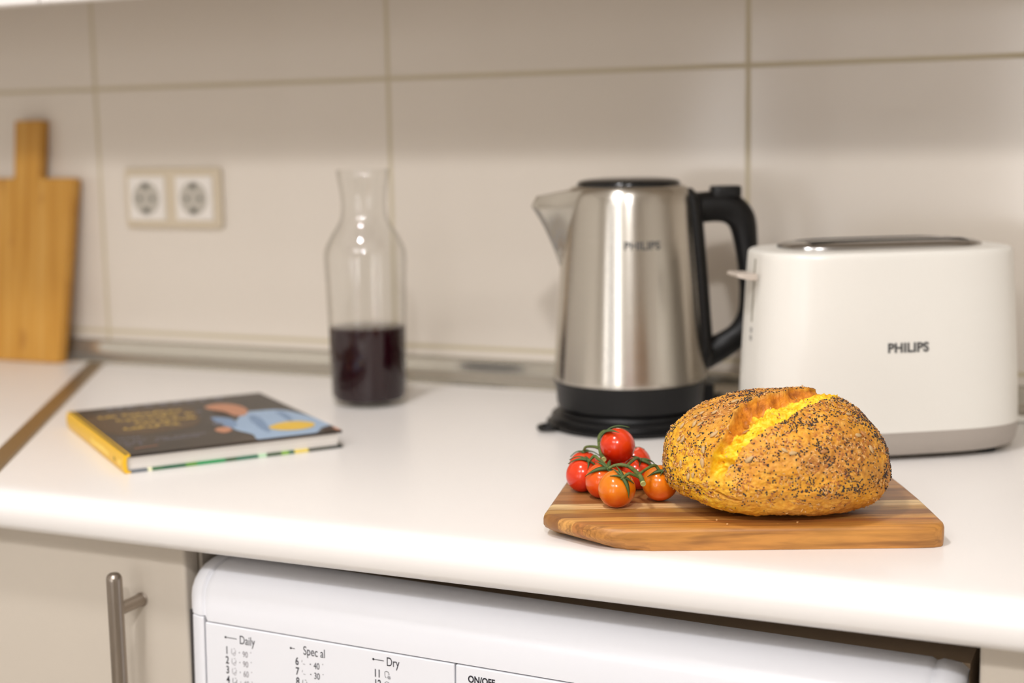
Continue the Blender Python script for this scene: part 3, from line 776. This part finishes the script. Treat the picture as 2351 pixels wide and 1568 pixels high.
ins_ = inside(PQw, back_l + front_l[::-1]) & (S[:, 1] < .45)
s_ = db/(db+df+1e-9)
end_f = np.clip((PQ[:, 1]+.20)/.16, 0, 1)      # fades at the lower end
prof_ = np.interp(s_, [0, .05, .12, .20, .40, .65, .92, 1], [0, .35, .80, 1.0, .78, .58, .42, 0])
wid = np.clip((db+df)/.22, .3, 1.25)
depth = np.where(ins_, prof_*.0068*wid*end_f, 0)
ridge_b = np.where(~ins_, np.exp(-(db/.05)**2)*.0034, 0)*end_f
ridge_f = np.where(~ins_, np.exp(-(df/.07)**2)*.0010, 0)*end_f
side_ok = (S[:, 1] < .45)
far = np.clip((.50-S[:, 0])/.40, 0, 1)
ridge_b *= side_ok*far; ridge_f *= side_ok*far; depth *= .45+.55*far
crumb = np.where(ins_ & (s_ + (vnoise(S, 12, 40)-.5)*.16 > .17), 1., 0.)*end_f
ear = np.where(ins_ & (s_ <= .30), 1., 0.)*end_f*np.clip((PQ[:, 1]-.28)/.12, 0, 1)
crumb = np.maximum(crumb, np.where(ins_, 1., 0.)*end_f*np.clip((.34-PQ[:, 1])/.1, 0, 1)*.9)
big = (vnoise(S, 2.2, 1)-.5)*.0060 + (vnoise(S, 5, 2)-.5)*.0026
fine = (vnoise(S, 22, 3)-.5)*.0013 + (vnoise(S, 55, 4)-.5)*.0007
rough_crumb = ((vnoise(S, 16, 8)-.5)*.0050 + (vnoise(S, 38, 9)-.5)*.0026)*np.maximum(crumb, ear*.35)
holes = np.zeros(len(S))
for (u, q, r, dpt) in ((-.318, .655, .035, .006), (-.27, .72, .03, .005), (-.393, .37, .028, .004), (-.475, .046, .045, .006), (-.52, -.034, .035, .005), (-.181, .775, .03, .003)):
    holes += np.exp(-(((PQ[:, 0]-u)**2+(PQ[:, 1]-q)**2)/r**2))*dpt*side_ok*(S[:, 1] < .3)
# crack near the bottom left
crk = poly_dist(PQ, [(-.60, -.36), (-.55, -.40), (-.485, -.485), (-.42, -.53), (-.365, -.568)])
crack = np.exp(-(crk/.016)**2)*.0035*(S[:, 1] < -.2)
disp = big + fine + rough_crumb - depth + ridge_b + ridge_f - holes - crack
# gently lifted back half of the loaf
base = np.stack([S[:, 0]*ba, S[:, 1]*bb_, np.where(S[:, 2] > 0, S[:, 2]*bc2, S[:, 2]*bc1)], 1)
nrm = np.stack([S[:, 0]/ba, S[:, 1]/bb_, S[:, 2]/np.where(S[:, 2] > 0, bc2, bc1)], 1); nrm /= np.linalg.norm(nrm, axis=1)[:, None]
back_side = 1/(1+np.exp(-(np.where(ins_, 0, np.where(db < df, db, -df)))*60))
P3 = base + nrm*disp[:, None]
P3[:, 2] += .0008*far*back_side*np.clip(S[:, 2], 0, 1)
P3[:, 2] = np.maximum(P3[:, 2], -.0289 + .0004*vnoise(S, 12, 7))
idx = np.arange(NT*NP_).reshape(NP_, NT); nx = np.roll(idx, -1, 1)
quads = np.stack([idx[:-1], nx[:-1], nx[1:], idx[1:]], -1).reshape(-1, 4)
me = bpy.data.meshes.new('crust'); me.vertices.add(len(P3)); me.vertices.foreach_set('co', P3.astype(np.float32).ravel())
me.loops.add(quads.size); me.loops.foreach_set('vertex_index', quads.astype(np.int32).ravel())
me.polygons.add(len(quads)); me.polygons.foreach_set('loop_start', np.arange(0, quads.size, 4, dtype=np.int32)); me.polygons.foreach_set('loop_total', np.full(len(quads), 4, dtype=np.int32))
me.update(); me.validate()
me.polygons.foreach_set('use_smooth', [True]*len(me.polygons))
pale = np.clip((-S[:, 0]-.38)*2.2 + (vnoise(S, 4, 11)-.5)*1.2 + (.25-S[:, 2])*.5, 0, 1)*np.clip(1.25-S[:, 2]*1.1, 0, 1)
for nm, arr in (('crumb', crumb), ('ear', ear), ('pale', pale), ('hole', np.clip((holes+crack)/.006, 0, 1)), ('brown', np.clip(vnoise(S, 3, 12)*1.6-.55+np.clip(S[:, 2]-.55, 0, 1)*.5, 0, 1))):
    at = me.attributes.new(nm, 'FLOAT', 'POINT'); at.data.foreach_set('value', arr.astype(np.float32))
def crust_material():
    m = mat('bread_crust', (.5, .25, .04), .55); n = N(m); o = n.obj(); G = srgb
    A = lambda k: n.new('ShaderNodeAttribute', attribute_name=k).outputs['Fac']
    n1 = n.noise(o, 260, 4, .6); n2 = n.noise(o, 900, 3, .6); n3 = n.noise(o, 70, 3, .55)
    gold = n.ramp(n1, [(.3, G(198, 122, 24)), (.5, G(224, 156, 38)), (.7, G(236, 180, 66))])
    brown = n.ramp(n1, [(.3, G(146, 88, 32)), (.55, G(194, 130, 60)), (.75, G(214, 158, 86))])
    crust = n.mix(n.math('MULTIPLY', A('brown'), 1.0), gold, brown)
    crust = n.mix(n.ramp(n3, [(.45, (0, 0, 0)), (.65, (.65, .65, .65))]), crust, G(220, 150, 30))
    yel = n.ramp(n1, [(.3, G(206, 138, 22)), (.5, G(234, 176, 32)), (.7, G(240, 198, 70))])
    crust = n.mix(A('pale'), crust, yel)
    cr = n.ramp(n.noise(o, 180, 4, .6), [(.28, G(214, 150, 8)), (.45, G(246, 192, 14)), (.62, G(252, 216, 50)), (.78, G(250, 226, 120))])
    earc = n.ramp(n.noise(o, 140, 3, .6), [(.3, G(150, 80, 14)), (.5, G(208, 126, 26)), (.7, G(232, 156, 40))])
    c = n.mix(A('ear'), crust, earc); c = n.mix(A('crumb'), c, cr)
    c = n.mix(n.math('MULTIPLY', A('hole'), .45), c, G(150, 120, 60))
    n.color(c)
    h = n.math('ADD', n1, n.math('MULTIPLY', n2, .5)); n.bump(h, .55, .0012)
    n.b.inputs['Subsurface Weight'].default_value = .06; n.b.inputs['Subsurface Radius'].default_value = (.004, .002, .0008)
    return m
me.materials.append(crust_material())
br = empty('bread_loaf', (BCT.x, BCT.y, BZ), (0, 0, BROT))
tag(br, 'round golden seeded loaf with a deep slash, resting on the wooden serving board', 'bread')
crust = bpy.data.objects.new('crust', me); link(crust, br); crust.location = (0, 0, .0289)
# surface normals
no = np.zeros(len(P3)*3, np.float32); me.vertices.foreach_get('normal', no); no = no.reshape(-1, 3)
if (no*nrm).sum() < 0: me.flip_normals(); no = -no
rng = np.random.RandomState(4)
area_w = np.maximum(0, np.cos(PH.ravel()))
def sample(n, wfun, seed):
    w_ = area_w*wfun; w_ = w_/w_.sum(); return np.random.RandomState(seed).choice(len(P3), n, p=w_, replace=False)
cl = np.clip((vnoise(S, 14, 21)-.36)*2.6, 0.16, 1)*np.clip((vnoise(S, 4, 22)-.2)*2.0, .35, 1)
outside = (crumb < .1) & (ear < .1) & (holes < .002)
dens = cl*np.where(outside, 1, .02)*np.clip(.25+np.clip(S[:, 2]+.5, 0, 1)*.9, 0, 1)*np.where(S[:, 2] < -.35, .08, 1)*np.where(S[:, 0] < -.45, .50, 1)
dens *= 1 + .5*np.clip(S[:, 2]-.45, 0, 1)
def scatter(name, picks, base_v, base_f, scale_fn, m, sink):
    nv, nf = len(base_v), len(base_f); allv = np.zeros((len(picks)*nv, 3)); allf = np.zeros((len(picks)*nf, base_f.shape[1]), int); r = np.random.RandomState(9)
    for i, k in enumerate(picks):
        nn = no[k]; t = np.cross(nn, r.randn(3)); t /= np.linalg.norm(t); b = np.cross(nn, t); sc = scale_fn(r)
        allv[i*nv:(i+1)*nv] = P3[k] + nn*sink*sc[2] + (base_v[:, :1]*sc[0])*t + (base_v[:, 1:2]*sc[1])*b + (base_v[:, 2:3]*sc[2])*nn; allf[i*nf:(i+1)*nf] = base_f+i*nv
    o = me_obj(name, allv.tolist(), allf.tolist(), m, br, True); o.location = (0, 0, .0289); o['kind'] = 'stuff'; return o
tb_ = bmesh.new(); bmesh.ops.create_icosphere(tb_, subdivisions=1, radius=1); tb_.verts.ensure_lookup_table()
ico_v = np.array([v.co[:] for v in tb_.verts]); ico_f = np.array([[v.index for v in f.verts] for f in tb_.faces]); tb_.free()
picks = sample(5000, dens, 31)
# poppy seeds fall in small clumps
m_poppy = mat('poppy_seed', srgb(44, 38, 42), .5)
scatter('poppy_seeds', picks, ico_v, ico_f, lambda r: (lambda s: (s, s*.85, s*.8))(r.uniform(.00048, .00074)), m_poppy, .35)
fl_v = np.array([(-1, -.25, 0), (-.2, -.5, .3), (.9, -.2, .1), (1, .3, .5), (.1, .5, .2), (-.8, .3, .4), (0, 0, .9)]); fl_f = np.array([(0, 1, 6), (1, 2, 6), (2, 3, 6), (3, 4, 6), (4, 5, 6), (5, 0, 6)])
dens2 = np.where(outside, 1, .12)*np.clip(S[:, 2]+.8, 0, 1)*np.clip((vnoise(S, 8, 25)-.35)*3, .05, 1)
m_bran = mat('bran_flake', srgb(222, 170, 104), .6); m_bran2 = mat('toasted_bran', srgb(176, 104, 44), .6)
scatter('bran_flakes', sample(2000, dens2, 32), fl_v, fl_f, lambda r: (r.uniform(.0006, .0017), r.uniform(.0005, .0011), r.uniform(.0004, .0010)), m_bran, .25)
scatter('toasted_bran_flakes', sample(1800, dens2, 33), fl_v, fl_f, lambda r: (r.uniform(.0007, .0019), r.uniform(.0006, .0013), r.uniform(.0003, .0008)), m_bran2, .2)
# sunflower seeds
sun = [((-0.59, -0.598, 0.611), 25, 1.1), ((-0.677, -0.651, 0.403), -60, 1.0), ((-0.686, -0.7, 0.249), -75, 1.1), ((-0.721, -0.496, 0.553), 10, 0.6), ((-0.699, -0.373, 0.681), 60, 0.8), ((-0.736, -0.322, 0.663), 80, 0.9), ((-0.828, -0.211, 0.592), 60, 0.9), ((-0.8, -0.597, 0.051), 70, 0.9), ((-0.756, -0.653, 0.083), 65, 0.7), ((-0.338, -0.658, 0.732), 20, 0.9), ((-0.301, -0.906, 0.348), 30, 1.1), ((-0.565, -0.3, 0.822), 20, 0.9), ((-0.387, -0.217, 0.929), 20, 1.0), ((-0.673, -0.198, 0.772), 20, 0.7), ((-0.729, -0.21, 0.719), 10, 0.6), ((-0.846, -0.348, 0.477), 55, 0.9), ((-0.878, -0.291, 0.457), 40, 0.7), ((-0.865, -0.482, 0.172), -85, 0.9), ((-0.459, -0.866, 0.241), 45, 0.8), ((0.62, -0.603, 0.576), 5, 0.9), ((0.682, -0.533, 0.575), -70, 1.0), ((0.311, -0.873, 0.434), 10, 0.9), ((0.051, -0.923, 0.437), 5, 0.9), ((-0.015, -0.917, 0.467), -40, 0.8), ((0.739, -0.59, 0.39), -70, 1.0), ((0.561, -0.41, 0.777), 20, 0.8), ((0.22, 0.62, 0.72), 10, 1.0), ((-0.4, 0.66, 0.6), 40, 1.0), ((0.6, 0.5, 0.55), -30, 1.0)]
m_sun = mat('sunflower_kernel', srgb(196, 160, 108), .5); m_sun2 = mat('toasted_kernel', srgb(176, 118, 58), .5)
sv = []; sf = []
for i in range(9):
    t = i/8; x = -1+2*t; r = .5*math.sin(math.pi*min(1, t**.8))**.75 if 0 < t < 1 else .02
    sv += [(x, r*math.cos(a), .62*r*math.sin(a)) for a in (2*math.pi*k/10 for k in range(10))]
for i in range(8):
    for j in range(10): sf.append((i*10+j, i*10+(j+1) % 10, (i+1)*10+(j+1) % 10, (i+1)*10+j))
sv = np.array(sv)
rot_l = Matrix.Rotation(-BROT, 3, 'Z')
camr = np.array((rot_l @ R_)[:]); camu = np.array((rot_l @ U_)[:])
for k_, (c, ang, sc) in enumerate(sun):
    k = int(np.argmin(((S-np.array(c))**2).sum(1))); nn = no[k]*.55+nrm[k]*.45; nn /= np.linalg.norm(nn)
    d = camr*math.cos(math.radians(ang)) + camu*math.sin(math.radians(ang)); t = d-nn*(d@nn); t /= np.linalg.norm(t); b = np.cross(nn, t)
    L = .0033*sc; vv = P3[k] + nn*.0007 + sv[:, :1]*L*t + sv[:, 1:2]*L*b + sv[:, 2:3]*L*nn
    o = me_obj('sunflower_seed', vv.tolist(), sf, m_sun2 if k_ in (9, 21, 20) else m_sun, br, True); o.location = (0, 0, .0289)

# ------------------------------------------------------------------ tomatoes on the vine
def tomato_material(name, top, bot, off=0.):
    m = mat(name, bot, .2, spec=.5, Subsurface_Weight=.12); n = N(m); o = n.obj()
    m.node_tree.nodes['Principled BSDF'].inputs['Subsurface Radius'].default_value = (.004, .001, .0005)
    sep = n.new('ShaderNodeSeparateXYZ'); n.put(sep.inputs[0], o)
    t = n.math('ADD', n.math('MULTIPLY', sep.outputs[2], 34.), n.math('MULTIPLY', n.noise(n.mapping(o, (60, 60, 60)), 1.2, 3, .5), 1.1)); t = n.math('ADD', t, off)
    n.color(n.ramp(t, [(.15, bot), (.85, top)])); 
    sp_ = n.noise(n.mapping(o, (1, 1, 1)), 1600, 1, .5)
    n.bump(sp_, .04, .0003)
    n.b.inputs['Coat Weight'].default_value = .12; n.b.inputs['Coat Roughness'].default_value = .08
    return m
mt_or = tomato_material('tomato_orange', srgb(228, 124, 14), srgb(204, 56, 8), .22)
mt_rd = tomato_material('tomato_red', srgb(222, 62, 16), srgb(196, 26, 6))
mt_or2 = tomato_material('tomato_orange_red', srgb(226, 92, 12), srgb(206, 44, 8), .15)
m_vine = mat('vine_green', srgb(78, 100, 46), .6); m_sep = mat('sepal_green', srgb(74, 96, 48), .6); m_vcut = mat('vine_cut', srgb(176, 178, 110), .6)
def vine_mat():
    n = N(m_vine); o = n.obj(); n.color(n.ramp(n.noise(o, 300, 3, .6), [(.3, srgb(62, 78, 32)), (.6, srgb(98, 112, 52))]))
vine_mat()
T0 = Vector((.0735, -.5475, BZ))
def tomato(root, c, r, el, axis, m):
    """c centre (world), r radius, el elongation along axis"""
    q = Vector(axis).normalized().to_track_quat('Z', 'Y').to_matrix()
    seg, rg = 48, 28; V = []; F_ = []
    for i in range(rg+1):
        ph_ = math.pi*i/rg; cz, sz = math.cos(ph_), math.sin(ph_)
        dim = 1 - .10*math.exp(-(ph_/.30)**2) - .02*math.exp(-((math.pi-ph_)/.2)**2)
        for j in range(seg):
            a = 2*math.pi*j/seg; lob = 1 + .012*math.cos(3*a+1)*sz
            V.append(q @ Vector((r*sz*math.cos(a)*lob, r*sz*math.sin(a)*lob, r*el*cz*dim)))
    for i in range(rg):
        for j in range(seg): k = (j+1) % seg; F_.append((i*seg+j, (i+1)*seg+j, (i+1)*seg+k, i*seg+k))
    bm = bmesh.new(); vs_ = [bm.verts.new(v) for v in V]
    for f in F_: bm.faces.new([vs_[i] for i in f])
    bmesh.ops.remove_doubles(bm, verts=bm.verts, dist=1e-6)
    o = bm_obj('tomato', bm, m, root, True); o.location = Vector(c)-root.location
    return o
def calyx(par, pos, normal, angs, length, r):
    """pos relative to the tomato centre; sepals hug the skin and curl up at the tip"""
    nrm_ = Vector(normal).normalized(); bm = bmesh.new()
    rt = R_ - nrm_*R_.dot(nrm_); rt.normalize(); ut = nrm_.cross(rt)
    if ut.dot(U_) < 0: ut = -ut
    for an, ln, curl in angs:
        d = rt*math.cos(math.radians(an)) + ut*math.sin(math.radians(an)); side = nrm_.cross(d).normalized(); L = length*ln; rows_ = []
        for k in range(9):
            t = k/8; s_a = t*L/(r*1.03)
            # along the sphere then lifting
            p = (nrm_*math.cos(s_a) + d*math.sin(s_a))*(r*(.985+.035*math.sin(math.pi*min(1, t*1.2)))+.0007 + curl*L*.5*t**2.2)
            lift = (nrm_*math.cos(s_a)+d*math.sin(s_a)); wd = L*.078*(1-t)**.7*(1.0+.8*math.sin(math.pi*t**.7)) + .00012
            rows_.append([p-side*wd, p+lift*.00045+lift*wd*.12, p+side*wd, p-lift*.00025])
        add_rings(bm, [[tuple(x) for x in rw] for rw in rows_])
    # little hub
    hub = [[tuple(nrm_*(r*.96+h)+rt*(q_*math.cos(a))+ut*(q_*math.sin(a))) for a in (2*math.pi*k/10 for k in range(10))] for q_, h in ((.0018, 0), (.0019, .0008), (.0013, .0016), (.0009, .0022))]
    add_rings(bm, hub)
    return bm_obj('calyx', bm, m_sep, par, True)
def vine(root, name, paths, cuts):
    bm = bmesh.new()
    for pts, rad in paths:
        pts = [(p[0], p[1], p[2]-.001) for p in pts]
        add_rings(bm, tube_rings([tuple(Vector(p)-root.location) for p in pts], rad, 10, 6))
    o = bm_obj(name, bm, m_vine, root, True)
    for p, d, r in cuts:
        p = Vector(p)-Vector((0, 0, .001))-root.location; d = Vector(d).normalized(); q = d.to_track_quat('Z', 'Y').to_matrix()
        add = [[tuple(p + q @ Vector((r*s*math.cos(a), r*s*math.sin(a), h))) for a in (2*math.pi*k/14 for k in range(14))] for s, h in ((1.0, -.0015), (1.08, -.0003), (.98, .0003), (.7, .0001), (.1, .0002))]
        loft('cut_end', add, m_vcut, o)
    return o
ta = empty('tomato_truss', (.0700, -.5200, BZ))
tag(ta, 'front truss of cherry tomatoes on a green vine, two of them orange', 'tomatoes')
def nvec(dx, dy):  # direction of a surface point seen at image offset (dx right, dy down) in radii
    z = math.sqrt(max(.0, 1-dx*dx-dy*dy)); return R_*dx - U_*dy - W_*z
def zr(x, y, r, el=1.): return (x, y, BZ+r*el)
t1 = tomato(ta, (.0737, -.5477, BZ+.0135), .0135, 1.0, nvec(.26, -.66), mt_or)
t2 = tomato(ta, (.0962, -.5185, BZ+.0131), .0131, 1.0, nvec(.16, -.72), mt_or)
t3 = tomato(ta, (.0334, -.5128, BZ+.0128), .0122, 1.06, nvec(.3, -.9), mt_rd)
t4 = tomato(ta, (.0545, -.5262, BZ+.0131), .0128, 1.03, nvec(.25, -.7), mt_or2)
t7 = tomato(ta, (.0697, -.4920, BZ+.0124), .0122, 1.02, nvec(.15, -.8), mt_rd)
t1['label'] = 'orange tomato'; t2['label'] = 'orange tomato'
calyx(t1, None, nvec(.26, -.66), [(170, .85, .0), (105, 1.1, .35), (-10, .9, .05), (-60, 1.45, .05), (130, .9, .3)], .0110, .0135)
calyx(t2, None, nvec(.12, -.72), [(195, 1.2, .15), (8, 1.55, .32), (-45, 1.1, .1), (70, .75, .5), (-120, .5, .05)], .0105, .0131)
calyx(t3, None, nvec(.34, -.86), [(175, 1.5, .12), (140, 1.6, .30), (-90, .85, 0), (-20, 1.3, .1), (100, .9, .3)], .0105, .0124)
calyx(t4, None, nvec(.25, -.72), [(190, 1.6, .18), (130, 1.2, .2), (75, 1.3, .5), (-30, 1.5, .1)], .0110, .0130)
calyx(t7, None, nvec(.12, -.84), [(20, 1.6, .3), (-15, 1.6, .28), (135, 1.2, .2), (-100, .7, 0)], .0105, .0123)
main = [[.0957, -.5531, .0373], [.0911, -.5463, .0408], [.0824, -.535, .0423], [.076, -.5304, .0437], [.0703, -.5302, .0443], [.0659, -.531, .0435], [.0619, -.5325, .0415]]
v1 = vine(ta, 'vine', [(main, [.0019, .0018, .0016, .0014, .0013, .0012, .0010]),
    ([[.0611, -.5322, .0421], [.0571, -.5279, .0432], [.0502, -.5223, .0453], [.0449, -.5175, .0462], [.0409, -.5186, .0420]], [.0009, .0011, .0012, .0012, .0010]),
    ([[.0895, -.5444, .0418], [.0922, -.5343, .0442], [.0957, -.5275, .0452], [.0985, -.5255, .0410]], [.0011, .0011, .0012, .0010]),
    ([[.0748, -.5297, .0437], [.074, -.5157, .0443], [.0743, -.5058, .0445], [.0742, -.5000, .0410]], [.0011, .0012, .0013, .0010]),
    ([[.0907, -.5468, .0400], [.0879, -.5504, .0425], [.0848, -.5533, .0438], [.0795, -.5545, .0400]], [.0009, .0011, .0012, .0010])],
    [((.0957, -.5531, .0373), (.0046, -.0078, -.0035), .0019)])
tb2 = empty('tomato_truss', (.0450, -.4850, BZ))
tag(tb2, 'rear truss of all red cherry tomatoes, its top tomato perched on the others', 'tomatoes')
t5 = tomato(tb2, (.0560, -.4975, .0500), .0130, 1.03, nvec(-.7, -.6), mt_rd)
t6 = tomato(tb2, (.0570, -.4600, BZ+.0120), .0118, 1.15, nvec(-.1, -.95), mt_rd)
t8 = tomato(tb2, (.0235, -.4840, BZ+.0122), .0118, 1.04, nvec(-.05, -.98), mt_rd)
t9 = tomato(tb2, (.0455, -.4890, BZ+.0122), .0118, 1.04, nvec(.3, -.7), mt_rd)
calyx(t5, None, nvec(-.66, -.62)-W_*-.55, [(75, 1.7, .75), (20, 1.8, .30), (-20, 1.9, .22), (150, .9, .5)], .0105, .0130)
calyx(t8, None, nvec(-.05, -.97), [(160, 1.2, .1), (10, 1.3, .35), (60, 1.0, .3)], .0100, .0118)
calyx(t9, None, nvec(.1, -.98), [(160, 1.0, .1), (10, 1.0, .1), (80, 1.0, .1)], .0080, .0118)
calyx(t6, None, nvec(-.1, -.99), [(160, 1.0, .1), (10, 1.0, .1)], .0080, .0118)
v2 = vine(tb2, 'vine', [([[.0504, -.5117, .0429], [.0438, -.5007, .0445], [.0403, -.4946, .0487], [.0374, -.4883, .0524], [.0368, -.4836, .0552], [.0390, -.4800, .0572], [.0435, -.4830, .0570]], [.0017, .0016, .0014, .0013, .0014, .0014, .0012]),
    ([[.0403, -.4948, .0473], [.0337, -.4899, .0470], [.0263, -.4876, .0456], [.0232, -.4845, .0405]], [.0014, .0011, .0010, .0010])],
    [((.0504, -.5117, .0429), (.0066, -.0110, -.0016), .0017)])

# ------------------------------------------------------------------ crumbs on the board
rc = random.Random(5)
for (x, y, lb) in ((.1508, -.5580, 'left of the other two'), (.2040, -.5452, 'the right one, near the loaf'), (.1610, -.5670, 'the one nearest the front edge')):
    b = bmesh.new(); bmesh.ops.create_icosphere(b, subdivisions=1, radius=.0008)
    for v_ in b.verts: v_.co *= rc.uniform(.7, 1.3)
    o = bm_obj('bread_crumb', b, m_bran, None, True); o.location = (x, y, BZ+.0006)
    tag(o, 'tiny pale bread crumb on the serving board, ' + lb, 'crumb', 'crumbs on the serving board')
